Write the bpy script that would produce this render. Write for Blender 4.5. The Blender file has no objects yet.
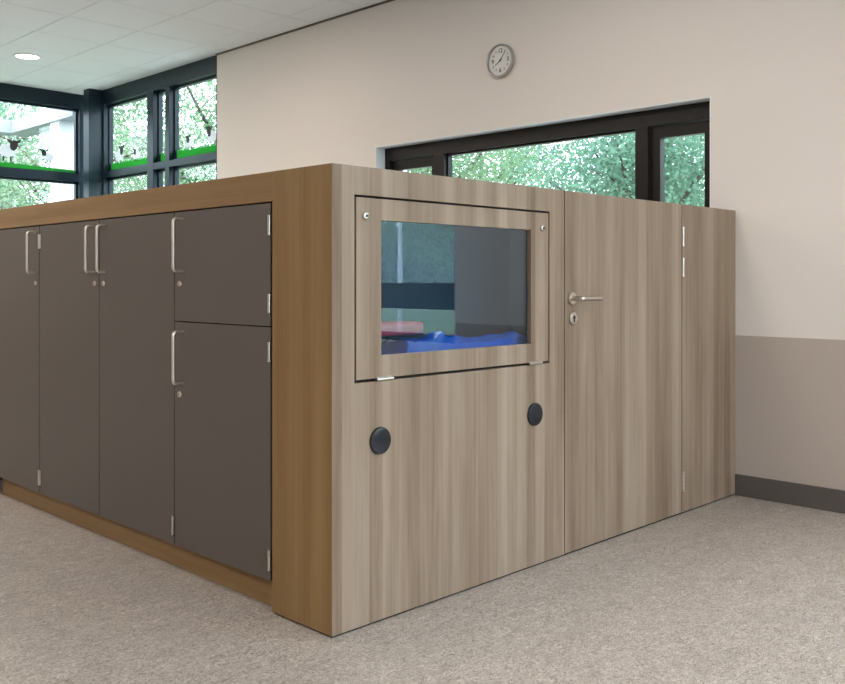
import bpy, bmesh, math, random
from mathutils import Vector, Matrix

C = bpy.context.scene.collection
SC = bpy.context.scene
PI = math.pi

# ------------------------------------------------------------------ camera
F = 922.0; CX = 422.5; HY = 281.0
CAM = Vector((-1.8656, -2.2457, 1.1282))
FWD = Vector((0.7111, 0.7031, 0.0)); RGT = Vector((0.7031, -0.7111, 0.0))
cam_d = bpy.data.cameras.new('camera')
cam_d.sensor_fit = 'HORIZONTAL'; cam_d.sensor_width = 36.0
cam_d.lens = F / 845.0 * 36.0
cam_d.shift_y = -(342.0 - HY) / 845.0
cam_d.clip_start = 0.05; cam_d.clip_end = 300
cam = bpy.data.objects.new('camera', cam_d); C.objects.link(cam)
cam.location = CAM
cam.rotation_euler = (PI / 2, 0, math.atan2(FWD.y, FWD.x) - PI / 2)
SC.camera = cam

# ------------------------------------------------------------------ world, sun, exposure
SC.view_settings.view_transform = 'Standard'
SC.view_settings.look = 'None'
SC.view_settings.gamma = 1.0
SC.view_settings.use_curve_mapping = False
SC.view_settings.exposure = 0.62
w = bpy.data.worlds.new('sky'); SC.world = w; w.use_nodes = True
bg = w.node_tree.nodes['Background']
bg.inputs['Color'].default_value = (0.76, 0.88, 1.0, 1)
bg.inputs['Strength'].default_value = 6.0
sun_d = bpy.data.lights.new('sun', 'SUN'); sun_d.energy = 3.5; sun_d.angle = 0.1
sun_d.color = (1.0, 0.96, 0.88)
sun = bpy.data.objects.new('sun', sun_d); C.objects.link(sun)
sun.rotation_euler = Vector((0.55, 0.45, -1.0)).to_track_quat('-Z', 'Y').to_euler()

W = 2.757          # plane of the right wall
CEIL = 3.18
YF = 7.56          # far glazing
XL = -6.0; YB = -6.5
LAMP_WATTS = 14.5
LAMP_COLOR = (1.0, 0.86, 0.74)

def portal(name, loc, direction, sx, sy):
    l = bpy.data.lights.new(name, 'AREA'); l.shape = 'RECTANGLE'; l.size = sx; l.size_y = sy
    l.cycles.is_portal = True
    o = bpy.data.objects.new(name, l); C.objects.link(o)
    o.location = loc; o.rotation_euler = Vector(direction).to_track_quat('-Z', 'Z').to_euler()
W4 = (-5.6, -1.985, 0.69, 2.98)      # y0, y1, z0, z1 of the window nearer the camera
W5 = (-2.4, 1.3, 0.3, 2.95)          # x0, x1, z0, z1 of the unseen window added to the back wall for daylight
portal('portal_side', (W + .35, (W4[0] + W4[1]) / 2, 1.53), (-1, 0, 0), 3.6, 2.9)
portal('portal_back', (-.55, YB - .35, 1.6), (0, 1, 0), 3.9, 2.8)
portal('portal_ribbon', (W + .35, 1.48, 1.66), (-1, 0, 0), 2.7, 1.0)
portal('portal_corner', (W + .2, 6.2, 1.6), (-1, 0, 0), 2.6, 3.2)
portal('portal_far', (1.65, YF + .25, 1.6), (0, -1, 0), 2.2, 3.2)

# ------------------------------------------------------------------ helpers
def px_wall(px, X=W):
    """Y on the plane x = X seen at image column px"""
    u = (px - CX) / F
    d = X - CAM.x
    # (X-cx)*R.x+(Y-cy)*R.y = u*((X-cx)*F.x+(Y-cy)*F.y)
    dy = d * (RGT.x - u * FWD.x) / (u * FWD.y - RGT.y)
    return CAM.y + dy
def px_front(px, Y=0.0):
    u = (px - CX) / F
    d = Y - CAM.y
    dx = d * (RGT.y - u * FWD.y) / (u * FWD.x - RGT.x)
    return CAM.x + dx
def z_at(p, y):
    """height at image row y over ground point p=(x,y)"""
    dep = (p[0] - CAM.x) * FWD.x + (p[1] - CAM.y) * FWD.y
    return CAM.z + (HY - y) / F * dep

def tag(o, label=None, cat=None, group=None, kind=None):
    if label: o['label'] = label
    if cat: o['category'] = cat
    if group: o['group'] = group
    if kind: o['kind'] = kind
    return o
def thing(name, label, cat, loc=(0, 0, 0), group=None, kind=None):
    o = bpy.data.objects.new(name, None); C.objects.link(o)
    o.location = loc; o.empty_display_size = 0.1
    return tag(o, label, cat, group, kind)
def root_of(o):
    v = Vector((0, 0, 0))
    while o: v += Vector(o.location); o = o.parent
    return v
def obj(name, bm, m, parent=None, loc=None, smooth=False):
    """link bm (world coordinates) as one mesh object; origin at parent or loc"""
    me = bpy.data.meshes.new(name)
    org = root_of(parent) if parent else Vector((0, 0, 0))
    off = Vector(loc) - org if loc is not None else Vector((0, 0, 0))
    bmesh.ops.translate(bm, verts=bm.verts, vec=-(org + off))
    bmesh.ops.recalc_face_normals(bm, faces=bm.faces)
    if smooth:
        for f in bm.faces: f.smooth = True
    bm.to_mesh(me); bm.free()
    me.materials.append(m)
    if smooth:
        try: me.set_sharp_from_angle(angle=math.radians(40))
        except Exception: pass
    o = bpy.data.objects.new(name, me); C.objects.link(o)
    o.location = off
    if parent: o.parent = parent
    return o
def struct(name, bm, m, **k):
    o = obj(name, bm, m, **k); o['kind'] = 'structure'; return o
def B(): return bmesh.new()
def box(bm, x0, x1, y0, y1, z0, z1, bev=0.0, seg=2):
    g = bmesh.ops.create_cube(bm, size=1.0)
    vs = g['verts']
    for v in vs:
        v.co = Vector(((x0 + x1) / 2 + v.co.x * (x1 - x0), (y0 + y1) / 2 + v.co.y * (y1 - y0), (z0 + z1) / 2 + v.co.z * (z1 - z0)))
    if bev > 0:
        es = list({e for v in vs for e in v.link_edges})
        bmesh.ops.bevel(bm, geom=es, offset=bev, segments=seg, profile=0.6, affect='EDGES')
    return bm
def P3(axis, a, b, d):
    """plane coords: axis 'y': (a=x, b=z, d=y); axis 'x': (a=y, b=z, d=x); 'z': (a=x,b=y,d=z)"""
    return Vector((a, d, b)) if axis == 'y' else Vector((d, a, b)) if axis == 'x' else Vector((a, b, d))
def ring(bm, axis, outer, inner, d0, d1):
    """rectangular frame: outer/inner=(a0,a1,b0,b1), depth d0..d1"""
    def q(r, d): return [bm.verts.new(P3(axis, a, b, d)) for a, b in ((r[0], r[2]), (r[1], r[2]), (r[1], r[3]), (r[0], r[3]))]
    o0, o1, i0, i1 = q(outer, d0), q(outer, d1), q(inner, d0), q(inner, d1)
    for k in range(4):
        n = (k + 1) % 4
        bm.faces.new((o0[k], o0[n], i0[n], i0[k])); bm.faces.new((o1[k], o1[n], i1[n], i1[k]))
        bm.faces.new((o0[k], o0[n], o1[n], o1[k])); bm.faces.new((i0[k], i0[n], i1[n], i1[k]))
    return bm
def lathe(bm, axis, c, prof, n=32, start=0.0):
    """prof = [(r, d)...] revolved about axis through c; axis is a unit Vector"""
    ax = Vector(axis).normalized(); t = Vector((0, 0, 1)) if abs(ax.z) < .9 else Vector((1, 0, 0))
    u = ax.cross(t).normalized(); v = ax.cross(u); c = Vector(c)
    rows = []
    for r, d in prof:
        if r < 1e-6: rows.append([bm.verts.new(c + ax * d)])
        else: rows.append([bm.verts.new(c + ax * d + (u * math.cos(2 * PI * k / n + start) + v * math.sin(2 * PI * k / n + start)) * r) for k in range(n)])
    for a, b in zip(rows[:-1], rows[1:]):
        for k in range(n):
            m = (k + 1) % n
            if len(a) == 1 and len(b) == 1: continue
            if len(a) == 1: bm.faces.new((a[0], b[k], b[m]))
            elif len(b) == 1: bm.faces.new((a[k], a[m], b[0]))
            else: bm.faces.new((a[k], a[m], b[m], b[k]))
    return bm
def tube(bm, pts, r, n=14, r2=None):
    pts = [Vector(p) for p in pts]; rows = []
    up = None
    for i, p in enumerate(pts):
        d = (pts[min(i + 1, len(pts) - 1)] - pts[max(i - 1, 0)]).normalized()
        if up is None:
            t = Vector((0, 0, 1)) if abs(d.z) < .9 else Vector((1, 0, 0)); up = d.cross(t).normalized()
        up = (up - d * up.dot(d)).normalized(); sd = d.cross(up)
        rr = r if r2 is None else r + (r2 - r) * i / (len(pts) - 1)
        rows.append([bm.verts.new(p + (up * math.cos(2 * PI * k / n) + sd * math.sin(2 * PI * k / n)) * rr) for k in range(n)])
    for a, b in zip(rows[:-1], rows[1:]):
        for k in range(n): bm.faces.new((a[k], a[(k + 1) % n], b[(k + 1) % n], b[k]))
    bm.faces.new(rows[0]); bm.faces.new(list(reversed(rows[-1])))
    return bm
def rounded(pts, r, seg=6):
    """fillet a polyline"""
    pts = [Vector(p) for p in pts]; out = [pts[0]]
    for a, b, c in zip(pts[:-2], pts[1:-1], pts[2:]):
        p0 = b + (a - b).normalized() * r; p1 = b + (c - b).normalized() * r
        for k in range(seg + 1):
            t = k / seg
            out.append(p0 * (1 - t) ** 2 + b * 2 * t * (1 - t) + p1 * t * t)
    out.append(pts[-1]); return out
def prism(bm, axis, poly, d0, d1):
    a = [bm.verts.new(P3(axis, p[0], p[1], d0)) for p in poly]; b = [bm.verts.new(P3(axis, p[0], p[1], d1)) for p in poly]
    bm.faces.new(a); bm.faces.new(list(reversed(b)))
    n = len(poly)
    for k in range(n): bm.faces.new((a[k], a[(k + 1) % n], b[(k + 1) % n], b[k]))
    return bm

# ------------------------------------------------------------------ materials
def nodes(name):
    m = bpy.data.materials.new(name); m.use_nodes = True
    nt = m.node_tree; return m, nt, nt.nodes['Principled BSDF']
def S(nt, t, **k):
    n = nt.nodes.new(t)
    for a, b in k.items(): setattr(n, a, b)
    return n
def plain(name, col, rough=0.5, metal=0.0, noise=0.0, scale=40, bump=0.0, spec=0.5, emit=None):
    m, nt, p = nodes(name)
    p.inputs['Base Color'].default_value = (*col, 1); p.inputs['Roughness'].default_value = rough
    p.inputs['Metallic'].default_value = metal; p.inputs['Specular IOR Level'].default_value = spec
    if noise or bump:
        tc = S(nt, 'ShaderNodeTexCoord'); n = S(nt, 'ShaderNodeTexNoise')
        n.inputs['Scale'].default_value = scale; n.inputs['Detail'].default_value = 4
        nt.links.new(tc.outputs['Object'], n.inputs['Vector'])
        if noise:
            mx = S(nt, 'ShaderNodeMixRGB'); mx.inputs[1].default_value = (*[c * (1 - noise) for c in col], 1); mx.inputs[2].default_value = (*[min(1, c * (1 + noise)) for c in col], 1)
            nt.links.new(n.outputs['Fac'], mx.inputs[0]); nt.links.new(mx.outputs[0], p.inputs['Base Color'])
        if bump:
            b = S(nt, 'ShaderNodeBump'); b.inputs['Strength'].default_value = bump; b.inputs['Distance'].default_value = .002
            nt.links.new(n.outputs['Fac'], b.inputs['Height']); nt.links.new(b.outputs[0], p.inputs['Normal'])
    if emit:
        p.inputs['Emission Color'].default_value = (*emit[0], 1); p.inputs['Emission Strength'].default_value = emit[1]
    return m
def wood(name, dark, mid, light, grain='z', rough=0.42, seed=0.0, spec=0.35, contrast=1.0):
    m, nt, p = nodes(name)
    tc = S(nt, 'ShaderNodeTexCoord')
    def mapped(along, across, off):
        mp = S(nt, 'ShaderNodeMapping')
        sc = [across] * 3; sc['xyz'.index(grain)] = along
        mp.inputs['Scale'].default_value = sc; mp.inputs['Location'].default_value = (off, off * .7, off * .3)
        nt.links.new(tc.outputs['Object'], mp.inputs['Vector']); return mp.outputs[0]
    def noise(vec, scale, det, rgh=0.55, dist=0.0):
        n = S(nt, 'ShaderNodeTexNoise'); n.inputs['Scale'].default_value = scale; n.inputs['Detail'].default_value = det
        n.inputs['Roughness'].default_value = rgh; n.inputs['Distortion'].default_value = dist
        nt.links.new(vec, n.inputs['Vector']); return n.outputs['Fac']
    broad = noise(mapped(.35, 9, seed), 1.0, 2, .5, .2)
    fine = noise(mapped(1.2, 70, seed + 3), 1.0, 5, .65)
    blot = noise(mapped(2.0, 22, seed + 7), 1.0, 3, .6, .6)
    # strips (staves) of slightly different tone
    sep = S(nt, 'ShaderNodeSeparateXYZ'); nt.links.new(tc.outputs['Object'], sep.inputs[0])
    ad = S(nt, 'ShaderNodeMath', operation='ADD')
    oth = [a for a in 'XYZ' if a.lower() != grain]
    nt.links.new(sep.outputs[oth[0]], ad.inputs[0]); nt.links.new(sep.outputs[oth[1]], ad.inputs[1])
    mu = S(nt, 'ShaderNodeMath', operation='MULTIPLY'); mu.inputs[1].default_value = 17.0; nt.links.new(ad.outputs[0], mu.inputs[0])
    ad2 = S(nt, 'ShaderNodeMath', operation='ADD'); ad2.inputs[1].default_value = seed; nt.links.new(mu.outputs[0], ad2.inputs[0])
    fl = S(nt, 'ShaderNodeMath', operation='FLOOR'); nt.links.new(ad2.outputs[0], fl.inputs[0])
    wn = S(nt, 'ShaderNodeTexWhiteNoise', noise_dimensions='1D'); nt.links.new(fl.outputs[0], wn.inputs['W'])
    def madd(x, k, y):
        q = S(nt, 'ShaderNodeMath', operation='MULTIPLY_ADD'); nt.links.new(x, q.inputs[0]); q.inputs[1].default_value = k
        if isinstance(y, float): q.inputs[2].default_value = y
        else: nt.links.new(y, q.inputs[2])
        return q.outputs[0]
    v = madd(wn.outputs['Value'], .16 * contrast, .5 - .08 * contrast - .585 * contrast)
    v = madd(broad, .60 * contrast, v); v = madd(fine, .32 * contrast, v); v = madd(blot, .25 * contrast, v)
    r = S(nt, 'ShaderNodeValToRGB'); nt.links.new(v, r.inputs[0])
    r.color_ramp.elements[0].position = .30; r.color_ramp.elements[0].color = (*dark, 1)
    r.color_ramp.elements[1].position = .70; r.color_ramp.elements[1].color = (*light, 1)
    e = r.color_ramp.elements.new(.5); e.color = (*mid, 1)
    nt.links.new(r.outputs[0], p.inputs['Base Color'])
    p.inputs['Roughness'].default_value = rough; p.inputs['Specular IOR Level'].default_value = spec
    b = S(nt, 'ShaderNodeBump'); b.inputs['Strength'].default_value = .12; b.inputs['Distance'].default_value = .001
    nt.links.new(fine, b.inputs['Height']); nt.links.new(b.outputs[0], p.inputs['Normal'])
    return m
def glass(name, tint=(1, 1, 1), r0=.045, rtint=(1, 1, 1)):
    m, nt, p = nodes(name); nt.nodes.remove(p)
    out = nt.nodes['Material Output']
    geo = S(nt, 'ShaderNodeNewGeometry')
    dot = S(nt, 'ShaderNodeVectorMath', operation='DOT_PRODUCT')
    nt.links.new(geo.outputs['Normal'], dot.inputs[0]); nt.links.new(geo.outputs['Incoming'], dot.inputs[1])
    ab = S(nt, 'ShaderNodeMath', operation='ABSOLUTE'); nt.links.new(dot.outputs['Value'], ab.inputs[0])
    om = S(nt, 'ShaderNodeMath', operation='SUBTRACT', use_clamp=True); om.inputs[0].default_value = 1; nt.links.new(ab.outputs[0], om.inputs[1])
    pw = S(nt, 'ShaderNodeMath', operation='POWER'); nt.links.new(om.outputs[0], pw.inputs[0]); pw.inputs[1].default_value = 5
    ma = S(nt, 'ShaderNodeMath', operation='MULTIPLY_ADD'); nt.links.new(pw.outputs[0], ma.inputs[0]); ma.inputs[1].default_value = 1 - r0; ma.inputs[2].default_value = r0
    tr = S(nt, 'ShaderNodeBsdfTransparent'); tr.inputs[0].default_value = (*tint, 1)
    gl = S(nt, 'ShaderNodeBsdfGlossy'); gl.inputs['Roughness'].default_value = 0.0; gl.inputs[0].default_value = (*rtint, 1)
    mx = S(nt, 'ShaderNodeMixShader'); nt.links.new(ma.outputs[0], mx.inputs[0]); nt.links.new(tr.outputs[0], mx.inputs[1]); nt.links.new(gl.outputs[0], mx.inputs[2])
    nt.links.new(mx.outputs[0], out.inputs['Surface'])
    return m
def wall_mat(name, up, low, zs):
    m, nt, p = nodes(name)
    tc = S(nt, 'ShaderNodeTexCoord'); sep = S(nt, 'ShaderNodeSeparateXYZ'); nt.links.new(tc.outputs['Object'], sep.inputs[0])
    gt = S(nt, 'ShaderNodeMath', operation='GREATER_THAN'); gt.inputs[1].default_value = zs; nt.links.new(sep.outputs['Z'], gt.inputs[0])
    n = S(nt, 'ShaderNodeTexNoise'); n.inputs['Scale'].default_value = 260; n.inputs['Detail'].default_value = 3; nt.links.new(tc.outputs['Object'], n.inputs['Vector'])
    mx = S(nt, 'ShaderNodeMixRGB'); mx.inputs[1].default_value = (*low, 1); mx.inputs[2].default_value = (*up, 1); nt.links.new(gt.outputs[0], mx.inputs[0])
    nt.links.new(mx.outputs[0], p.inputs['Base Color']); p.inputs['Roughness'].default_value = .75; p.inputs['Specular IOR Level'].default_value = .25
    b = S(nt, 'ShaderNodeBump'); b.inputs['Strength'].default_value = .08; b.inputs['Distance'].default_value = .002
    nt.links.new(n.outputs['Fac'], b.inputs['Height']); nt.links.new(b.outputs[0], p.inputs['Normal'])
    return m
def floor_mat():
    m, nt, p = nodes('marbled_linoleum')
    tc = S(nt, 'ShaderNodeTexCoord')
    def noise(scale, det, rgh, dist, stretch=(1, 1, 1), rot=0.0):
        mp = S(nt, 'ShaderNodeMapping'); mp.inputs['Scale'].default_value = stretch; mp.inputs['Rotation'].default_value = (0, 0, rot); nt.links.new(tc.outputs['Object'], mp.inputs[0])
        n = S(nt, 'ShaderNodeTexNoise'); n.inputs['Scale'].default_value = scale; n.inputs['Detail'].default_value = det
        n.inputs['Roughness'].default_value = rgh; n.inputs['Distortion'].default_value = dist; nt.links.new(mp.outputs[0], n.inputs['Vector']); return n.outputs['Fac']
    a = noise(42, 7, .82, 2.4, (1, 1.8, 1), -.6); b2 = noise(60, 5, .75, 1.2, (1, 1.6, 1), -.6); c = noise(7, 6, .75, 1.5, (1, 2.0, 1), .3)
    r = S(nt, 'ShaderNodeValToRGB'); nt.links.new(a, r.inputs[0]); cr = r.color_ramp
    cr.elements[0].position = .40; cr.elements[0].color = (.255, .215, .185, 1)
    cr.elements[1].position = .61; cr.elements[1].color = (.71, .675, .645, 1)
    e = cr.elements.new(.5); e.color = (.475, .43, .395, 1)
    r2 = S(nt, 'ShaderNodeValToRGB'); nt.links.new(b2, r2.inputs[0])
    r2.color_ramp.elements[0].position = .34; r2.color_ramp.elements[0].color = (.45, .42, .40, 1)
    r2.color_ramp.elements[1].position = .46; r2.color_ramp.elements[1].color = (1, 1, 1, 1)
    mx = S(nt, 'ShaderNodeMixRGB', blend_type='MULTIPLY'); mx.inputs[0].default_value = .9; nt.links.new(r.outputs[0], mx.inputs[1]); nt.links.new(r2.outputs[0], mx.inputs[2])
    r3 = S(nt, 'ShaderNodeValToRGB'); nt.links.new(c, r3.inputs[0])
    r3.color_ramp.elements[0].position = .3; r3.color_ramp.elements[0].color = (.76, .75, .74, 1); r3.color_ramp.elements[1].position = .7; r3.color_ramp.elements[1].color = (1.08, 1.08, 1.08, 1)
    mx2 = S(nt, 'ShaderNodeMixRGB', blend_type='MULTIPLY'); mx2.inputs[0].default_value = 1; nt.links.new(mx.outputs[0], mx2.inputs[1]); nt.links.new(r3.outputs[0], mx2.inputs[2])
    nt.links.new(mx2.outputs[0], p.inputs['Base Color'])
    p.inputs['Roughness'].default_value = .38; p.inputs['Specular IOR Level'].default_value = .4
    return m
def leaf_mat(name, col, col2):
    m, nt, p = nodes(name); nt.nodes.remove(p); out = nt.nodes['Material Output']
    tc = S(nt, 'ShaderNodeTexCoord'); n = S(nt, 'ShaderNodeTexNoise'); n.inputs['Scale'].default_value = 2.5; nt.links.new(tc.outputs['Object'], n.inputs['Vector'])
    mx = S(nt, 'ShaderNodeMixRGB'); mx.inputs[1].default_value = (*col, 1); mx.inputs[2].default_value = (*col2, 1); nt.links.new(n.outputs['Fac'], mx.inputs[0])
    d = S(nt, 'ShaderNodeBsdfDiffuse'); t = S(nt, 'ShaderNodeBsdfTranslucent'); ms = S(nt, 'ShaderNodeMixShader'); ms.inputs[0].default_value = .45
    nt.links.new(mx.outputs[0], d.inputs[0]); nt.links.new(mx.outputs[0], t.inputs[0]); nt.links.new(d.outputs[0], ms.inputs[1]); nt.links.new(t.outputs[0], ms.inputs[2]); nt.links.new(ms.outputs[0], out.inputs['Surface'])
    return m

M = {}
M['oak_front'] = wood('oak_laminate_cool_lit', (.185, .128, .088), (.295, .220, .163), (.40, .319, .252), 'z', seed=1.3)  # front faces: part of the cool light is put into the colour
M['oak_side'] = wood('oak_laminate_warm_lit', (.195, .108, .042), (.27, .162, .067), (.345, .22, .10), 'z', seed=5.1, contrast=.8)  # side faces: same laminate, part of the warm light put into the colour
M['oak_rail'] = wood('oak_laminate_warm_lit_cross', (.195, .108, .042), (.27, .162, .067), (.345, .22, .10), 'y', seed=8.7, contrast=.8)  # warm-lit side tone again, grain running across
M['door_grey'] = plain('taupe_laminate', (.108, .094, .084), rough=.48, noise=.05, scale=300, bump=.05)
M['dark'] = plain('dark_gap', (.012, .011, .010), rough=.8)
M['inner'] = plain('dark_lining', (.012, .028, .05), rough=.6)
M['steel'] = plain('brushed_steel', (.62, .58, .53), rough=.28, metal=1.0, noise=.06, scale=200)
M['handle'] = plain('satin_nickel', (.72, .66, .60), rough=.38, metal=1.0)
M['seam'] = plain('joint_shade_black', (.004, .004, .004), rough=.9, spec=.1)
M['keyhole'] = plain('keyhole_black', (.01, .01, .01), rough=.4)
M['black_plastic'] = plain('black_plastic', (.010, .014, .021), rough=.25, spec=.6)
M['wall'] = wall_mat('painted_wall', (.74, .695, .665), (.455, .392, .35), .842)
M['wall_plain'] = plain('painted_plaster', (.66, .60, .55), rough=.75)
M['reveal'] = plain('reveal_lit_tone', (.80, .83, .85), rough=.6)  # pale bluish tone stands in for outdoor light on the reveal
M['ceiling'] = plain('mineral_tile', (.80, .83, .87), rough=.85, noise=.02, scale=90, bump=.1, spec=.15)
M['floor'] = floor_mat()
M['base'] = plain('skirting_paint', (.10, .088, .082), rough=.45)
M['frame'] = plain('dark_window_frame', (.0075, .0062, .0058), rough=.35, spec=.3)
M['frame_blue'] = plain('anthracite_frame', (.006, .017, .028), rough=.35, spec=.35)
M['glass'] = glass('window_glass', (.95, .985, .98))
M['pane'] = glass('hatch_glass', (.84, .95, .99), .085, (.84, .90, 1.0))
M['white_plastic'] = plain('white_plastic', (.75, .75, .74), rough=.4)
M['clock_rim'] = plain('silver_plastic', (.42, .42, .42), rough=.28, metal=.7)
M['clock_face'] = plain('clock_face_white', (.70, .70, .69), rough=.5)
M['ink'] = plain('black_print', (.02, .02, .02), rough=.6)
M['lamp'] = plain('lamp_diffuser', (.9, .9, .9), emit=((1.0, .95, .85), 3.0))
M['tarp'] = plain('blue_tarpaulin', (.012, .17, .80), rough=.25, noise=.2, scale=14, spec=.7)
M['red'] = plain('red_vinyl', (.55, .07, .11), rough=.35)
M['crate'] = plain('grey_crate', (.10, .12, .13), rough=.5)
M['lawn'] = plain('lawn', (.12, .155, .085), rough=.9, noise=.35, scale=3)
M['road'] = plain('asphalt', (.30, .30, .31), rough=.9, noise=.1, scale=8)
M['paving'] = plain('added_paving_grey', (.42, .41, .40), rough=.9, noise=.1, scale=5)
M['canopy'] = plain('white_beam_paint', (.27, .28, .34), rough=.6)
M['white_post'] = plain('white_post_paint', (.75, .76, .80), rough=.6)
M['bark'] = plain('bark', (.06, .048, .038), rough=.9, noise=.3, scale=12)
M['leaf_a'] = leaf_mat('leaf_green', (.10, .185, .105), (.19, .28, .16))
M['leaf_b'] = leaf_mat('leaf_blue_green', (.08, .175, .125), (.155, .26, .185))
M['leaf_c'] = leaf_mat('leaf_pale', (.17, .25, .16), (.26, .34, .22))
M['fleece'] = leaf_mat('white_sticker', (.74, .75, .78), (.78, .79, .82))
M['grass_sticker'] = leaf_mat('green_sticker', (.05, .42, .08), (.07, .50, .10))
M['render_white'] = plain('white_render', (.80, .80, .80), rough=.8)
M['roof_tile'] = plain('brown_roof', (.12, .075, .055), rough=.8, noise=.2, scale=10)
M['pole'] = plain('galvanised_pole', (.45, .47, .48), rough=.5, metal=.4)

# ------------------------------------------------------------------ the room
bm = B(); box(bm, XL - .3, W + .32, YB - .3, YF + .2, -.15, 0.0); struct('floor', bm, M['floor'])

# right wall with openings
RB = (px_wall(710), px_wall(376), 1.22, 2.118)     # ribbon window opening y0,y1,z0,z1
YEND = px_wall(217)                                # the wall stops here, corner glazing starts
TH = .32
bm = B()
def wseg(y0, y1, z0, z1): box(bm, W, W + TH, y0, y1, z0, z1)
wseg(YB, W4[0], 0, CEIL); wseg(W4[0], W4[1], 0, W4[2]); wseg(W4[0], W4[1], W4[3], CEIL)
wseg(W4[1], RB[0], 0, CEIL); wseg(RB[0], RB[1], 0, RB[2]); wseg(RB[0], RB[1], RB[3], CEIL); wseg(RB[1], YEND, 0, CEIL)
struct('wall_right', bm, M['wall'])
bm = B()
box(bm, XL - .3, W5[0], YB - TH, YB, 0, CEIL); box(bm, W5[1], W + TH, YB - TH, YB, 0, CEIL)
box(bm, W5[0], W5[1], YB - TH, YB, 0, W5[2]); box(bm, W5[0], W5[1], YB - TH, YB, W5[3], CEIL)
struct('wall_back', bm, M['wall'])
bm = B(); box(bm, XL - .3, XL, YB, YF + .2, 0, CEIL); struct('wall_left', bm, M['wall'])
XG = .6                                            # far glazing starts here
bm = B(); box(bm, XL, XG, YF, YF + .2, 0, CEIL); struct('wall_far', bm, M['wall'])

# ceiling: 600 mm tiles with bevelled edges under a slab
bm = B()
gx0 = 1.28 - .6 * 13; gy0 = 5.93 - .6 * 21
for i in range(16):
    for j in range(25):
        x0 = gx0 + .6 * i; y0 = gy0 + .6 * j
        x1 = min(x0 + .6, W + .3); y1 = min(y0 + .6, YF + .2)
        x0 = max(x0, XL); y0 = max(y0, YB)
        if x1 - x0 < .05 or y1 - y0 < .05: continue
        g = .009; dz = random.Random(i * 31 + j).uniform(0, .002)
        lo = [bm.verts.new((x, y, CEIL + dz)) for x, y in ((x0 + g, y0 + g), (x1 - g, y0 + g), (x1 - g, y1 - g), (x0 + g, y1 - g))]
        hi = [bm.verts.new((x, y, CEIL + .010)) for x, y in ((x0, y0), (x1, y0), (x1, y1), (x0, y1))]
        bm.faces.new(lo)
        for k in range(4): bm.faces.new((lo[k], lo[(k + 1) % 4], hi[(k + 1) % 4], hi[k]))
box(bm, XL - .3, W + .34, YB - .34, YF + .25, CEIL + .0105, CEIL + .35)
struct('ceiling', bm, M['ceiling'])
bm = B(); box(bm, W - .012, W, YB, YEND, CEIL - .012, CEIL + .001); struct('trim_1', bm, M['base'])
bm = B(); box(bm, W - .012, W, YB, -.001, 0, .112, .003)
struct('baseboard_right', bm, M['base'])

# ------------------------------------------------------------------ windows
def member(name, parent, m, *b, bev=.003):
    return obj(name, box(B(), *b, bev), m, parent)
def glasspane(parent, *b): return obj('pane', box(B(), *b), M['glass'], parent)

# window_3: the ribbon window over the enclosure
wr = thing('window_1', 'dark framed ribbon window in the right wall above the wooden enclosure', 'window', (W + .1, RB[0], RB[2]), kind='structure')
fx0, fx1 = W + .09, W + .17
y0, y1, z0, z1 = RB
obj('reveal', ring(B(), 'x', (y0 - .004, y1 + .004, z0 - .004, z1 + .004), (y0 + .001, y1 - .001, z0 + .001, z1 - .001), W - .001, W + TH), M['reveal'], wr)
TOP = .095; zt = z1 - TOP
ya = px_wall(648, fx0); yb = px_wall(635, fx0)      # right mullion
yc = px_wall(444, fx0); yd = px_wall(434, fx0)      # left mullion
obj('frame', ring(B(), 'x', (y0, y1, z0, z1), (y0 + .042, y1 - .05, z0 + .07, zt), fx0, fx1), M['frame'], wr)
member('mullion', wr, M['frame'], fx0, fx1, ya, yb, z0 + .07, zt)
member('mullion', wr, M['frame'], fx0, fx1, yc, yd, z0 + .07, zt)
for a, b in ((y0 + .042, ya), (yd, y1 - .05)):
    s = obj('casement', ring(B(), 'x', (a + .004, b - .004, z0 + .074, zt - .004), (a + .052, b - .062, z0 + .14, zt - .072), fx0 + .030, fx1 - .002), M['frame'], wr)
    obj('pane', box(B(), fx0 + .045, fx0 + .055, a + .048, b - .058, z0 + .13, zt - .068), M['glass'], s)
obj('glazing_bead', ring(B(), 'x', (yb, yc, z0 + .07, zt), (yb + .012, yc - .012, z0 + .085, zt - .014), fx0 + .03, fx1 - .005), M['frame'], wr)
glasspane(wr, fx0 + .05, fx0 + .06, yb + .006, yc - .006, z0 + .08, zt - .006)

# corner glazing: window_2 in the plane of the right wall, window_3 in the far wall
TZ0, TZ1 = 2.235, 2.30
wc = thing('window_2', 'tall corner glazing at the end of the right wall, with sheep stickers', 'window', (W, YEND, 0), kind='structure')
gx0_, gx1_ = W + .01, W + .12
def Yp(px): return px_wall(px, gx0_)
yE = px_wall(101.6, W)
m1 = (Yp(153), Yp(147)); m2 = (Yp(169), Yp(165))
obj('frame', ring(B(), 'x', (YEND - .0, yE, .0, CEIL - .002), (YEND + .03, yE - .03, .1, 3.02), gx0_, gx1_), M['frame_blue'], wc)
for a, b in (m1, m2): member('mullion', wc, M['frame_blue'], gx0_, gx1_, a, b, .1, 3.02)
bays = ((YEND + .03, m2[0]), (m2[1], m1[0]), (m1[1], yE - .03))
for a, b in bays:
    member('transom', wc, M['frame_blue'], gx0_, gx1_, a, b, TZ0, TZ1)
    for p, q in ((.1, TZ0), (TZ1, 3.02)):
        obj('glazing_bead', ring(B(), 'x', (a, b, p, q), (a + .018, b - .018, p + .018, q - .022), gx0_ + .055, gx1_ - .01), M['frame_blue'], wc)
        glasspane(wc, gx0_ + .075, gx0_ + .085, a + .01, b - .01, p + .01, q - .01)
GX = gx0_ + .075
XP = px_front(79.5, YF)
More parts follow.
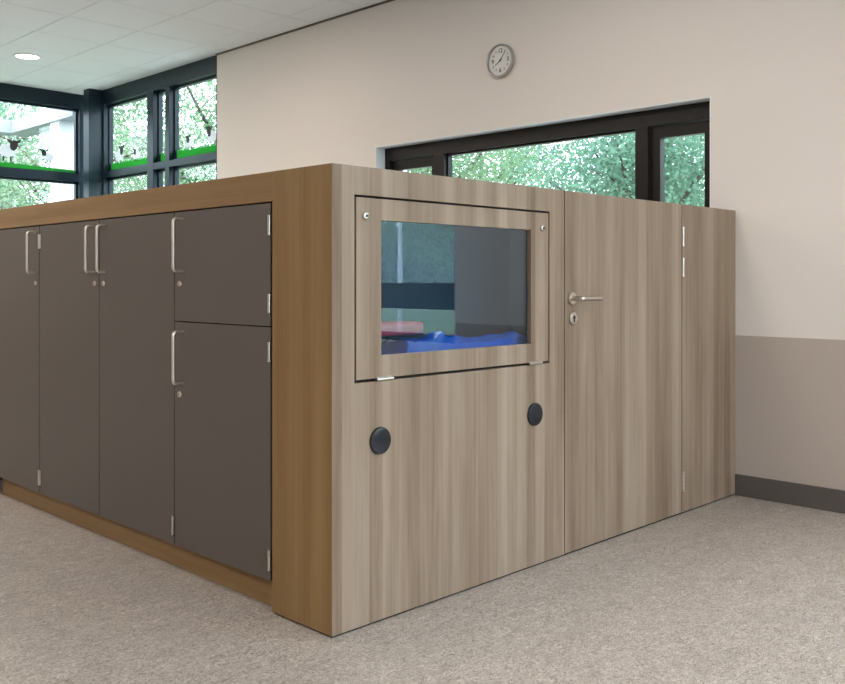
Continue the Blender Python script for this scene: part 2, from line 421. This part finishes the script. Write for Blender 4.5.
wf = thing('window_3', 'far window left of the corner post, with sheep stickers on its upper pane', 'window', (XG, YF, 0), kind='structure')
xE = px_front(89, yE)
obj('frame', ring(B(), 'y', (XG, W + .1, 0, CEIL - .002), (XG + .1, XP, .1, 3.02), YF + .0, YF + .11), M['frame_blue'], wf)
member('transom', wf, M['frame_blue'], XG + .1, XP, YF, YF + .11, TZ0 - .02, TZ1)
for p, q in ((.1, TZ0 - .02), (TZ1, 3.02)):
    obj('glazing_bead', ring(B(), 'y', (XG + .1, XP, p, q), (XG + .118, XP - .018, p + .018, q - .022), YF + .055, YF + .1), M['frame_blue'], wf)
    glasspane(wf, XG + .11, XP - .01, YF + .075, YF + .085, p + .01, q - .01)
GY = YF + .075
bm = B(); box(bm, xE, W + .12, yE + .001, yE + .13, 0, CEIL - .001, .004)
struct('trim_2', bm, M['frame_blue'])

# window_4: the tall window further along the right wall (seen mirrored in the hatch glass)
w4 = thing('window_4', 'tall dark framed window further along the right wall', 'window', (W, W4[0], W4[2]), kind='structure')
obj('frame', ring(B(), 'x', W4, (W4[0] + .06, W4[1] - .05, W4[2] + .06, W4[3] - .06), W + .12, W + .2), M['frame'], w4)
member('transom', w4, M['frame'], W + .11, W + .2, W4[0] + .06, W4[1] - .05, .925, 1.115)
member('mullion', w4, M['frame'], W + .12, W + .2, -3.85, -3.78, W4[2] + .06, W4[3] - .06)
glasspane(w4, W + .15, W + .16, W4[0] + .05, W4[1] - .04, W4[2] + .05, W4[3] - .05)
w5 = thing('window_5_added', 'tall dark framed window added in the back wall, unseen, to let daylight in', 'window', (W5[0], YB, W5[2]), kind='structure')
obj('frame', ring(B(), 'y', W5, (W5[0] + .06, W5[1] - .06, W5[2] + .06, W5[3] - .06), YB - .2, YB - .12), M['frame'], w5)
member('transom', w5, M['frame'], W5[0] + .06, W5[1] - .06, YB - .2, YB - .12, 2.2, 2.27)
glasspane(w5, W5[0] + .05, W5[1] - .05, YB - .165, YB - .155, W5[2] + .05, W5[3] - .05)

# ------------------------------------------------------------------ the wooden enclosure
H = 1.5
en = thing('wooden_enclosure', 'oak laminate storage enclosure with a glazed hatch and a door, built against the right wall', 'enclosure', (0, 0, 0))
XD0 = px_front(564.6); XD1 = px_front(682)          # the door
T = .022; FZ = .007
hx0, hx1 = px_front(355.8), px_front(548.6)
hz0 = z_at((hx0, 0), 381.0); hz1 = z_at((hx0, 0), 196.2)
gxa, gxb = px_front(381.2), px_front(531)
gz0 = z_at((gxa, 0), 355.6); gz1 = z_at((gxa, 0), 220.2)
# front panel with the hatch opening
obj('front_panel', ring(B(), 'y', (.0001, XD0 - .003, FZ, H), (hx0 - .006, hx1 + .006, hz0 - .008, hz1 + .006), 0, T), M['oak_front'], en)
obj('fixed_panel', box(B(), XD1 + .0025, W - .002, 0, T, FZ, H, .0008, 1), M['oak_front'], en)
YP = px_wall(272.5, 0.0)                             # corner panel of the side
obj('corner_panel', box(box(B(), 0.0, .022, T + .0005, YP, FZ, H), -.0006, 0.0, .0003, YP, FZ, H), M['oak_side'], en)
LEN = 3.15
YA, YM, YN, YO = px_wall(271, 0), px_wall(174, 0), px_wall(39.2, 0), px_wall(39.2, 0) + (px_wall(174, 0) - px_wall(271, 0))
YO2 = YO
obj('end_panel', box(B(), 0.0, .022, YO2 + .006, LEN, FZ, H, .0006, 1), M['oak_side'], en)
DT = 1.393; DB = .107
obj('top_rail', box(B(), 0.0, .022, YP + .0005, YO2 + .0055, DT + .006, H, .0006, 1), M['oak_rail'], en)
obj('top_board', ring(B(), 'z', (.022, W - .003, T, LEN - .022), (.06, W - .04, T + .02, LEN - .06), H - .026, H - .001), M['inner'], en)
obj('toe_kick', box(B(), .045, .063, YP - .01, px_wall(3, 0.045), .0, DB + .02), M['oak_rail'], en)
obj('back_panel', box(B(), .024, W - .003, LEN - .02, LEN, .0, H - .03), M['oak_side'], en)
obj('floor_gap_shade', box(B(), .006, W - .003, .006, .05, 0, FZ - .0006), M['dark'], en)  # dark strips fill the floor gap, standing in for its shade
obj('side_gap_shade', box(B(), .006, .045, .05, YP - .004, 0, FZ - .0006), M['dark'], en)
# lined compartment behind the hatch
bm = B()
cy1 = .305; cx0, cx1 = .055, XD0 + .02; cz0 = .50
box(bm, cx0, cx1, cy1, cy1 + .018, cz0, H - .03); box(bm, cx0 - .018, cx0, .052, cy1, cz0, H - .03); box(bm, cx1, cx1 + .018, .052, cy1, cz0, H - .03)
box(bm, cx0 - .018, cx1 + .018, .052, cy1, cz0 - .018, cz0)
obj('compartment_lining', bm, M['inner'], en)
# dark strips in and behind the joints, standing in for their shade
obj('joint_shade', box(B(), XD0 - .0029, XD0 + .0029, .0022, T + .012, .012, H - .001), M['seam'], en)
obj('joint_shade', box(B(), XD1 - .0029, XD1 + .0024, .0016, T + .012, .012, H - .001), M['seam'], en)
obj('hatch_gap_shade', ring(B(), 'y', (hx0 - .03, hx1 + .03, hz0 - .03, hz1 + .03), (hx0 + .02, hx1 - .02, hz0 + .02, hz1 - .02), T + .002, T + .012), M['dark'], en)
# hatch
ha = obj('hatch', ring(B(), 'y', (hx0 + .002, hx1 - .002, hz0 + .002, hz1 - .002), (gxa, gxb, gz0, gz1), .0, T), M['oak_front'], en)
obj('pane', box(B(), gxa - .012, gxb + .012, .0125, .0185, gz0 - .012, gz1 + .012), M['pane'], ha)
def cam_lock(px, py):
    x = px_front(px); z = z_at((x, 0), py)
    o = obj('lock', lathe(B(), (0, -1, 0), (x, 0, z), [(0, -.005), (.0125, -.005), (.0135, .002), (.0125, .006), (.009, .0085), (.0075, .0085), (.007, .006), (0, .006)], 28), M['steel'], ha, smooth=True)
    obj('keyhole', lathe(B(), (0, -1, 0), (x, 0, z), [(0, .005), (.0048, .005), (.0048, .0072), (0, .0072)], 20), M['keyhole'], ha)
cam_lock(365.5, 216); cam_lock(542.3, 228.2)
for a, b in ((375.5, 392), (528, 541)):
    xa, xb = px_front(a), px_front(b)
    bm = B(); tube(bm, [(xa, -.005, hz0 - .002), (xb, -.005, hz0 - .002)], .0055)
    box(bm, xa + .002, xb - .002, -.003, .006, hz0 - .004, hz0 + .006)
    obj('hatch_hinge', bm, M['steel'], ha, smooth=True)
# round black caps
for px, py in ((379.6, 440.5), (534.2, 414.2)):
    x = px_front(px); z = z_at((x, 0), py)
    cp = obj('round_cap', lathe(B(), (0, -1, 0), (x, 0, z), [(0, -.01), (.044, -.01), (.0455, .001), (.0455, .006), (.043, .0095), (.036, .011), (.02, .0125), (0, .013)], 48), M['black_plastic'], en, smooth=True)
# door
dr = obj('door', box(B(), XD0 + .003, XD1 - .003, 0, T + .004, .008, H - .0003, .0008, 1), M['oak_front'], en)
x = px_front(571.5); z = z_at((x, 0), 298.5)
bm = B(); lathe(bm, (0, -1, 0), (x, 0, z), [(0, -.001), (.0255, -.001), (.0265, .002), (.0265, .007), (.0245, .0095), (.012, .010), (0, .010)], 36)
obj('handle_rose', bm, M['steel'], dr, smooth=True)
bm = B(); tube(bm, rounded([(x, -.004, z), (x, -.052, z), (x + .143, -.052, z - .002)], .014), .0098, 18)
obj('handle', bm, M['steel'], dr, smooth=True)
x = px_front(572.3); z = z_at((x, 0), 318.3)
bm = B(); lathe(bm, (0, -1, 0), (x, 0, z), [(0, -.001), (.025, -.001), (.0258, .003), (.0255, .008), (.023, .0105), (0, .0105)], 36)
obj('escutcheon', bm, M['steel'], dr, smooth=True)
bm = B(); lathe(bm, (0, -1, 0), (x, 0, z + .004), [(0, .009), (.0078, .009), (.0078, .0112), (0, .0112)], 24)
box(bm, x - .004, x + .004, -.0112, -.009, z - .016, z)
obj('keyhole', bm, M['keyhole'], dr)
for ya_, yb_ in ((227, 246.5), (257.5, 277), (471.5, 491.5)):
    x = XD1; zb, zt_ = z_at((x, 0), yb_), z_at((x, 0), ya_)
    bm = B()
    n = 5; st = (zt_ - zb) / n
    for k in range(n): tube(bm, [(x, -.006, zb + st * k + .0006), (x, -.006, zb + st * (k + 1) - .0006)], .0065)
    box(bm, x - .006, x + .006, -.003, .003, zb + .002, zt_ - .002)
    obj('door_hinge', bm, M['steel'], dr, smooth=True)

# ------------------------------------------------------------------ cupboards of the side
G = .0028
def cupboard(name, label, y0, y1, doors):
    """doors: (ya, yb, z0, z1, handle side 'near'/'far', handle z range, lock z, [hinge z ranges])"""
    t = thing(name, label, 'cupboard', (.03, (y0 + y1) / 2, 0), group=None)
    d = .46
    bm = B()
    box(bm, .024, d, y0 + .001, y0 + .017, DB + .002, DT + .03); box(bm, .024, d, y1 - .017, y1 - .001, DB + .002, DT + .03)
    box(bm, .024, d, y0 + .017, y1 - .017, DB + .002, DB + .018); box(bm, .024, d, y0 + .017, y1 - .017, DT - .012, DT + .03)
    box(bm, d - .008, d, y0 + .017, y1 - .017, DB + .018, DT - .012)
    obj('carcass', bm, M['dark'], t)
    for ya, yb, z0, z1, side, hz, lz, hinges in doors:
        dd = obj('door', box(B(), .001, .021, ya + G, yb - G, z0, z1, .001, 2), M['door_grey'], t)
        hy = ya + .040 if side == 'near' else yb - .066
        obj('handle', tube(B(), rounded([(.004, hy, hz[0]), (-.042, hy, hz[0]), (-.042, hy, hz[1]), (.004, hy, hz[1])], .017), .0062, 16), M['handle'], dd, smooth=True)
        ly = ya + .042 if side == 'near' else yb - .042
        obj('lock', lathe(B(), (-1, 0, 0), (.001, ly, lz), [(0, -.003), (.0115, -.003), (.012, .002), (.010, .005), (.0065, .0055), (0, .0055)], 24), M['handle'], dd, smooth=True)
        obj('keyhole', box(B(), -.0056, -.0040, ly - .0012, ly + .0012, lz - .0055, lz + .0055), M['keyhole'], dd)
        hyy = yb if side == 'near' else ya
        if side == 'near' and False: pass
        for a, b in hinges:
            s = 1 if hyy == ya else -1
            bm = B(); tube(bm, [(-.003, hyy + s * .004, a), (-.003, hyy + s * .004, b)], .0052)
            box(bm, -.001, .004, min(hyy + s * .002, hyy + s * .016), max(hyy + s * .002, hyy + s * .016), a, b)
            obj('hinge', bm, M['steel'], dd, smooth=True)
    return t
HU = (1.166, 1.366); LZ = 1.117
HN = [(1.285, 1.353), (.143, .215)]
SEAM = .972
YS = px_wall(99, 0)
# nearest cupboard: two doors, one above the other, hinged on the side next to the corner panel
cupboard('cupboard', 'taupe cupboard with two stacked doors next to the oak corner panel', YA + .002, YM,
         [(YA + .003, YM, SEAM + .002, DT, 'far', HU, LZ, [(1.285, 1.353), (1.02, 1.084)]),
          (YA + .003, YM, DB, SEAM - .002, 'far', (.736, .934), .692, [(.853, .92), (.143, .215)])])
cupboard('cupboard', 'wide taupe cupboard with a pair of full-height doors, two handles side by side', YM, YN,
         [(YM, YS, DB, DT, 'far', HU, LZ, HN), (YS, YN, DB, DT, 'near', HU, LZ, HN)])
cupboard('cupboard', 'taupe full-height single-door cupboard at the left edge of the row', YN, YO,
         [(YN, YO, DB, DT, 'near', HU, LZ, HN)])

# ------------------------------------------------------------------ behind the hatch glass
def rnd(seed): return random.Random(seed)
def tarp_mesh(x0, x1, y0, y1, zb, seed, amp, nx=46, ny=30, peaks=()):
    from mathutils import noise as N
    bm = B(); vs = []
    for j in range(ny + 1):
        row = []
        for i in range(nx + 1):
            u = i / nx; v = j / ny; x = x0 + (x1 - x0) * u; y = y0 + (y1 - y0) * v
            e = min(1, min(u, 1 - u) * 9, min(v, 1 - v) * 7)
            h = abs(N.noise(Vector((x * 6, y * 7, seed)))) * amp * 1.6 + abs(N.noise(Vector((x * 15 + y * 9, y * 12, seed + 4)))) * amp * .9
            for px_, py_, ph, pr in peaks: h += ph * max(0, 1 - math.hypot(x - px_, y - py_) / pr)
            row.append(bm.verts.new((x, y, zb * e + (cz0 + .004) * (1 - e) + h * e)))
        vs.append(row)
    for j in range(ny):
        for i in range(nx): bm.faces.new((vs[j][i], vs[j][i + 1], vs[j + 1][i + 1], vs[j + 1][i]))
    # underside so the sheet has thickness
    geom = bmesh.ops.solidify(bm, geom=bm.faces[:], thickness=.003)
    return bm
tx0, tx1 = gxa + .10, cx1 - .03
obj_t = obj('tarpaulin', tarp_mesh(tx0, tx1, .037, .295, gz0 + .008, 3.0, .028,
            peaks=((gxa + .17, .085, .045, .07), (gxa + .26, .09, .02, .06), (gxa + .38, .085, .03, .09))), M['tarp'], loc=((tx0 + tx1) / 2, .17, cz0), smooth=True)
tag(obj_t, 'crumpled shiny blue tarpaulin behind the hatch glass', 'tarpaulin')
cr = thing('crate', 'dark grey box behind the lower left of the hatch glass', 'crate', (gxa - .02, .2, cz0))
bxx0, bxx1 = cx0 + .01, gxa + .095
obj('body', box(B(), bxx0, bxx1, .11, .285, cz0, gz0 + .03, .008), M['crate'], cr)
obj('lid', box(B(), bxx0 - .006, bxx1 + .006, 0.104, .29, gz0 + .03, gz0 + .05, .006), M['crate'], cr)
bm = B(); box(bm, bxx0, bxx1 + .25, .135, .285, gz0 + .0505, gz0 + .098, .02, 4)
o = obj('cushion', bm, M['red'], loc=((bxx0 + bxx1) / 2, .2, gz0 + .0505), smooth=True); tag(o, 'flat red cushion lying on the grey box behind the hatch glass', 'cushion')

# ------------------------------------------------------------------ wall clock
cy, cz = px_wall(502, W), 0
cz = z_at((W, cy), 61.0)
ck = thing('wall_clock', 'round silver-rimmed wall clock high on the beige wall above the ribbon window', 'clock', (W, cy, cz))
R0 = .108
obj('rim', lathe(B(), (-1, 0, 0), (W, cy, cz), [(0, .001), (R0 - .006, .001), (R0, .006), (R0, .028), (R0 - .003, .033), (R0 - .008, .034), (R0 - .0105, .031), (R0 - .012, .012), (0, .012)], 64), M['clock_rim'], ck, smooth=True)
obj('face', lathe(B(), (-1, 0, 0), (W, cy, cz), [(0, .0165), (R0 - .0125, .0165), (R0 - .0125, .0175), (0, .0175)], 64), M['clock_face'], ck)
def cl(r, u, d): return Vector((W - d, cy - r, cz + u))
nbm = B()
for hnum in range(1, 13):
    big = hnum % 3 == 0
    cu = bpy.data.curves.new('numeral', 'FONT'); cu.body = str(hnum); cu.size = .040 if big else .021
    cu.align_x = 'CENTER'; cu.align_y = 'CENTER'; cu.offset = .0008 if big else .0004
    to = bpy.data.objects.new('numeral_tmp', cu); C.objects.link(to)
    bpy.context.view_layer.update()
    me = to.evaluated_get(bpy.context.evaluated_depsgraph_get()).to_mesh()
    a = hnum * PI / 6; rr = .063 if big else .068
    base = len(nbm.verts)
    vs = [nbm.verts.new(cl(v.co.x + math.sin(a) * rr, v.co.y + math.cos(a) * rr, .0179)) for v in me.vertices]
    for p in me.polygons:
        try: nbm.faces.new([vs[k] for k in p.vertices])
        except ValueError: pass
    to.to_mesh_clear(); bpy.data.objects.remove(to); bpy.data.curves.remove(cu)
obj('numerals', nbm, M['ink'], ck)
def hand(name, ang, ln, wd, d):
    s, c_ = math.sin(ang), math.cos(ang)
    poly = [(-wd, -.015), (wd, -.015), (wd * .7, ln), (-wd * .7, ln)]
    bm = B(); a = [bm.verts.new(cl(x * c_ + y * s, -x * s + y * c_, d)) for x, y in poly]; b = [bm.verts.new(cl(x * c_ + y * s, -x * s + y * c_, d + .001)) for x, y in poly]
    bm.faces.new(a); bm.faces.new(b[::-1])
    for k in range(4): bm.faces.new((a[k], a[(k + 1) % 4], b[(k + 1) % 4], b[k]))
    obj(name, bm, M['ink'], ck)
hand('hour_hand', math.radians(237), .050, .0030, .0195); hand('minute_hand', math.radians(40), .076, .0022, .0215)
obj('hand_hub', lathe(B(), (-1, 0, 0), (W, cy, cz), [(0, .017), (.005, .017), (.005, .0235), (0, .0235)], 20), M['ink'], ck)

# ------------------------------------------------------------------ ceiling downlight and added fill panels
def downlight(x, y, label):
    t = thing('ceiling_downlight', label, 'ceiling light', (x, y, CEIL), group='recessed ceiling downlights')
    obj('trim_ring', lathe(B(), (0, 0, -1), (x, y, CEIL), [(.098, .004), (.112, .004), (.116, -.004), (.112, .001), (.114, .006), (.104, .010), (.098, .004)], 40), M['white_plastic'], t, smooth=True)
    obj('diffuser', lathe(B(), (0, 0, -1), (x, y, CEIL), [(0, .0), (.101, .0), (.101, .006), (0, .006)], 40), M['lamp'], t)
    l = bpy.data.lights.new('downlight_glow', 'AREA'); l.shape = 'DISK'; l.size = .19; l.energy = LAMP_WATTS; l.color = LAMP_COLOR
    o = bpy.data.objects.new('downlight_glow', l); C.objects.link(o); o.parent = t; o.location = (0, 0, -.012)
spots = [(1.58, 6.23, 'round lit recessed downlight in the white tiled ceiling near the corner windows')]
panels = [(.98, 3.53), (.98, .53), (-.82, 5.93), (-.82, 2.93), (-3.22, 5.93), (-3.22, 2.93), (-3.22, -.07), (-3.22, -3.07), (-.82, -3.07), (.98, -2.47), (.98, -4.87)]
downlight(*spots[0])
def fill_panel(x, y):  # lamps added out of view to brighten the wall softly
    t = thing('added_fill_panel', 'square fill panel added to the ceiling, unseen, to brighten the wall', 'ceiling light', (x, y, CEIL), group='added fill panels in the ceiling, out of view')
    obj('frame', ring(B(), 'z', (x - .298, x + .298, y - .298, y + .298), (x - .28, x + .28, y - .28, y + .28), CEIL - .012, CEIL - .001), M['white_plastic'], t)
    obj('diffuser', box(B(), x - .28, x + .28, y - .28, y + .28, CEIL - .006, CEIL - .002), M['lamp'], t)
    l = bpy.data.lights.new('fill_panel_glow', 'AREA'); l.shape = 'SQUARE'; l.size = .56; l.energy = LAMP_WATTS; l.color = LAMP_COLOR
    o = bpy.data.objects.new('fill_panel_glow', l); C.objects.link(o); o.parent = t; o.location = (0, 0, -.014)
for x, y in panels: fill_panel(x, y)

# ------------------------------------------------------------------ window stickers
def blob(cx, cz_, rx, rz, n=26, bump=.10, k=9, rot=0.0):
    out = []
    for i in range(n * 2):
        a = PI * i / n; r = 1 + bump * math.cos(k * a)
        x, z = rx * r * math.cos(a), rz * r * math.sin(a)
        out.append((cx + x * math.cos(rot) - z * math.sin(rot), cz_ + x * math.sin(rot) + z * math.cos(rot)))
    return out
def sheep(axis, plane, a0, z0, s, face, label):
    s *= 1.15
    """a sheep sticker of height s, standing at a0,z0 on the pane; face=+1/-1 head side in plane coordinate"""
    d0 = plane - .0005
    def mk(name, poly, m, par, lay): return obj(name, prism(B(), axis, poly, d0 - .0008 * lay, d0 - .0008 * (lay + 1) + .0001), m, par)
    root = thing('sheep_sticker', label, 'sticker', P3(axis, a0, z0, plane), group='sheep stickers on the corner windows')
    mk('fleece', blob(a0, z0 + .46 * s, .40 * s, .30 * s), M['fleece'], root, 0)
    hx = a0 + face * .30 * s
    mk('head', blob(hx, z0 + .72 * s, .17 * s, .24 * s, bump=.02, rot=-face * .25), M['ink'], root, 1)
    for e in (-1, 1):
        mk('ear', blob(hx + e * .20 * s, z0 + .90 * s, .13 * s, .06 * s, bump=0, rot=e * .5), M['ink'], root, 2)
    for q in (-.16, .16):
        mk('leg', [(a0 + q * s - .035 * s, z0), (a0 + q * s + .035 * s, z0), (a0 + q * s + .03 * s, z0 + .22 * s), (a0 + q * s - .03 * s, z0 + .22 * s)], M['ink'], root, 1)
def grass(axis, plane, a0, a1, zb, zh0, zh1, seed, label):
    r = rnd(seed); n = max(6, int(abs(a1 - a0) / .018)); pts = [(a0, zb), (a1, zb)]
    for k in range(n * 2 + 1):
        t = 1 - k / (n * 2)
        h = zh0 + (zh1 - zh0) * t
        pts.append((a0 + (a1 - a0) * t, zb + h * (1.0 + (.45 * r.random() if k % 2 else -.12))))
    o = obj('grass_sticker', prism(B(), axis, pts, plane - .0004, plane - .0012), M['grass_sticker'], loc=P3(axis, (a0 + a1) / 2, zb, plane))
    tag(o, label, 'sticker', 'grass strip stickers on the corner windows')
zg = TZ1 + .018
def on_far(px): return px_front(px, GY)
def on_cor(px): return px_wall(px, GX)
sheep('y', GY, on_far(7), z_at((on_far(7), GY), 161), .205, 1, 'largest sheep sticker, black head, on the far window left of the corner post')
sheep('y', GY, on_far(48), z_at((on_far(48), GY), 163.5), .135, -1, 'smaller sheep sticker on the far window, beside the corner post')
for px, py, s, fc, lb in ((119, 164.5, .175, -1, 'sheep sticker with upright black head, leftmost on the pane right of the corner post'),
                          (137, 161.5, .125, 1, 'small sheep sticker next to the mullion on the pane right of the corner post'),
                          (190.5, 150, .13, 1, 'sheep sticker in the middle of the corner window pane next to the beige wall'),
                          (212.5, 146, .165, 1, 'sheep sticker touching the beige wall edge on the right-hand corner pane')):
    sheep('x', GX, on_cor(px), z_at((GX, on_cor(px)), py), s, fc, lb)
grass('y', GY, XG + .13, XP - .02, zg, .085, .03, 1, 'green grass strip sticker along the far window left of the corner post')
for k, ((a, b), lb) in enumerate(zip(bays, ('green grass strip sticker on the corner pane next to the beige wall', 'short green grass sticker on the narrow pane between the two mullions', 'green grass strip sticker on the pane right of the corner post'))):
    grass('x', GX, a + .02, b - .02, zg, .065, .075, 5 + k, lb)

# ------------------------------------------------------------------ outside
bm = B(); box(bm, -60, 90, -60, 90, -.4, -.16); g = struct('ground', bm, M['lawn'])
bm = B(); box(bm, W + TH, 6.5, -9, 7.2, -.159, -.12); box(bm, -7, W + TH, -12, YB - TH, -.159, -.12); struct('added_paving', bm, M['paving'])  # unseen paving added to keep green lawn bounce out of the room
bm = B(); box(bm, 31, 36, -60, 90, -.159, -.14); struct('road', bm, M['road'])
# white pergola beams beyond the corner glazing
pg = thing('pergola', 'white painted beam pergola outside the corner windows', 'pergola', (2.9, 9.8, -.16))
obj('beam', box(B(), 2.77, 3.06, YF + .35, 9.94, 3.0, 3.16), M['canopy'], pg)
obj('beam', box(B(), -6, 2.77, 9.65, 9.94, 3.0, 3.16), M['canopy'], pg)
obj('post', box(B(), 2.80, 3.03, 8.34, 8.57, -.16, 3.0), M['white_post'], pg)
obj('post', box(B(), -5.9, -5.74, 9.72, 9.88, -.16, 3.0), M['canopy'], pg)

def make_tree(seed, h, rad, leafm, nleaf=22000, trunk_h=1.6, lf=.088, low=.3):
    r = rnd(seed)
    # limbs
    bt = B(); tips = []
    tube(bt, [(0, 0, -.05), (.03, .02, trunk_h * .6), (r.uniform(-.1, .1), r.uniform(-.1, .1), trunk_h), (r.uniform(-.2, .2), r.uniform(-.2, .2), h * .8)], .14, 10, .04)
    for k in range(13):
        a = r.uniform(0, 2 * PI); z0 = trunk_h * r.uniform(.55, 1.0) + (h - trunk_h) * .35 * r.random(); ln = rad * r.uniform(.5, .85)
        p0 = Vector((0, 0, z0)); p2 = Vector((math.cos(a) * ln, math.sin(a) * ln, z0 + ln * r.uniform(.25, 1.0))); p1 = (p0 + p2) / 2 + Vector((r.uniform(-.2, .2), r.uniform(-.2, .2), r.uniform(-.1, .3)))
        tube(bt, [p0, p1, p2], .05, 7, .012); tips += [p1, p2]
        for q in range(3):
            p3 = p1.lerp(p2, r.random()) ; p4 = p3 + Vector((r.uniform(-1, 1), r.uniform(-1, 1), r.uniform(-.3, .8))) * rad * .4
            tube(bt, [p3, p4], .018, 5, .006); tips.append(p4)
    bl = B()
    cl_ = list(tips)
    for k in range(40):
        d = Vector((r.gauss(0, 1), r.gauss(0, 1), r.gauss(0, 1))).normalized()
        cl_.append(Vector((d.x * rad * .85, d.y * rad * .85, h * (low + 1) / 2 + d.z * h * (1 - low) / 2)))
    for k in range(nleaf):
        c = r.choice(cl_); s = rad * .17
        p = c + Vector((r.gauss(0, s), r.gauss(0, s), r.gauss(0, s * .8)))
        if p.z < low * h * .6 or math.hypot(p.x, p.y) > rad * 1.12: continue
        n = Vector((r.gauss(0, 1), r.gauss(0, 1), r.gauss(0, 1) + .6)).normalized(); t = n.orthogonal().normalized(); t.rotate(Matrix.Rotation(r.uniform(0, 6.3), 3, n)); b = n.cross(t)
        sz = lf * r.uniform(.6, 1.2)
        bl.faces.new([bl.verts.new(p + t * sz * .55), bl.verts.new(p + b * sz * .34), bl.verts.new(p - t * sz * .5), bl.verts.new(p - b * sz * .28)])
    root = thing('tree', 'tree', 'tree', (0, 0, 0))
    me = bpy.data.meshes.new('crown'); bl.to_mesh(me); bl.free(); me.materials.append(leafm)
    o = bpy.data.objects.new('crown', me); C.objects.link(o); o.parent = root
    obj('trunk', bt, M['bark'], root, smooth=True)
    return root
def dup(root):
    c = root.copy(); C.objects.link(c)
    for ch in list(root.children):
        d = ch.copy(); C.objects.link(d); d.parent = c
    return c
protos = [make_tree(11, 7.5, 2.6, M['leaf_a']), make_tree(12, 6.0, 2.3, M['leaf_b'], low=.15), make_tree(13, 8.5, 3.0, M['leaf_c'], nleaf=19000, trunk_h=2.2)]
used = set()
tree_spots = [  # kind, x, y, scale, turn, label
    (1, 11.5, 5.6, 1.0, 2.2, 'blue-green tree outside, behind the right casement of the ribbon window'),
    (0, 12.2, 11.6, 1.0, 0.3, 'leafy green tree outside, behind the middle of the ribbon window'),
    (2, 19.5, 9.5, 1.0, 1.3, 'pale green tree outside, behind the ribbon window between two greener trees'),
    (0, 20.0, 16.8, 1.1, 4.0, None), (1, 26.5, 13.5, 1.2, 2.0, None), (2, 27.5, 21.5, 1.2, .6, None), (1, 19.3, 23.6, 1.1, .6, None),
    (2, 5.2, 14.0, .8, 3.0, 'pale green tree outside, behind the far window left of the corner post'),
    (0, 12.3, 19.1, 1.5, 5.0, 'tall leafy green tree outside, behind the corner pane next to the beige wall'),
    (1, 4.2, 20.9, 1.5, 0.9, 'tall blue-green tree outside, behind the pane right of the corner post'),
    (0, -3.6, 20, 1.2, 2.6, None), (0, 8.2, 29.6, 1.5, 3.4, None), (1, -1.2, 29.5, 1.2, 2.4, None), (2, 17.8, 31.4, 1.3, 1.4, None),
    (0, 15.5, -13.4, 1.0, 1.1, None), (1, 21.5, -17.6, 1.3, 2.9, None), (2, 21.0, -25.0, 1.1, .4, None), (0, 28.5, -24.0, 1.2, 3.5, None),
    (1, 14.5, -20.5, 1.0, 5.5, None), (2, 24.5, -10.2, 1.1, 4.1, None), (0, 13.5, -2.0, 1.0, 1.9, None),
]
for kind, x, y, s, rz, lb in tree_spots:
    t = protos[kind] if kind not in used else dup(protos[kind])
    used.add(kind)
    t.location = (x, y, -.16); t.rotation_euler = (0, 0, rz); t.scale = (s, s, s)
    t['group'] = 'trees outside the windows'
    t['label'] = lb or ['leafy green tree standing further back outside the windows', 'blue-green tree standing further back outside the windows', 'pale green tree standing further back outside the windows'][kind]
# clipped hedge beyond the road
r = rnd(77); bl = B()
for k in range(26000):
    p = Vector((39.5 + r.uniform(-1.2, 1.2), r.uniform(-62, -14), r.uniform(-.1, 5.2) + .5 * math.sin(k)))
    n = Vector((r.gauss(-.6, 1), r.gauss(0, 1), r.gauss(0, 1) + .4)).normalized(); t = n.orthogonal().normalized(); t.rotate(Matrix.Rotation(r.uniform(0, 6.3), 3, n)); b = n.cross(t); sz = .42 * r.uniform(.6, 1.2)
    bl.faces.new([bl.verts.new(p + t * sz * .5), bl.verts.new(p + b * sz * .3), bl.verts.new(p - t * sz * .5), bl.verts.new(p - b * sz * .3)])
hd = thing('hedge', 'tall dense hedge beyond the road outside', 'hedge', (39.5, -38, -.16))
obj('foliage', bl, M['leaf_b'], hd); obj('stems', box(B(), 39.2, 39.8, -62, -14, -.16, 4.6), M['bark'], hd)
# lamp post on the lawn
lp = thing('lamp_post', 'slim grey lamp post on the lawn outside', 'lamp post', (11.5, -11.6, -.16))
obj('pole', tube(B(), [(11.5, -11.6, -.16), (11.5, -11.6, 4.2)], .05, 14, .035), M['pole'], lp, smooth=True)
obj('lamp_head', lathe(B(), (0, 0, 1), (11.5, -11.6, 4.2), [(0, 0), (.12, 0), (.2, .1), (.16, .2), (0, .24)], 20), M['pole'], lp, smooth=True)
# white house seen through the corner windows
hs = thing('house', 'white house with a brown roof beyond the corner windows', 'house', (7.5, 41, -.16))
obj('wall', box(B(), 1.5, 14, 38, 45, -.16, 4.2), M['render_white'], hs)
obj('roof', prism(B(), 'x', [(37.4, 4.15), (45.6, 4.15), (41.5, 7.2)], 1.0, 14.5), M['roof_tile'], hs)
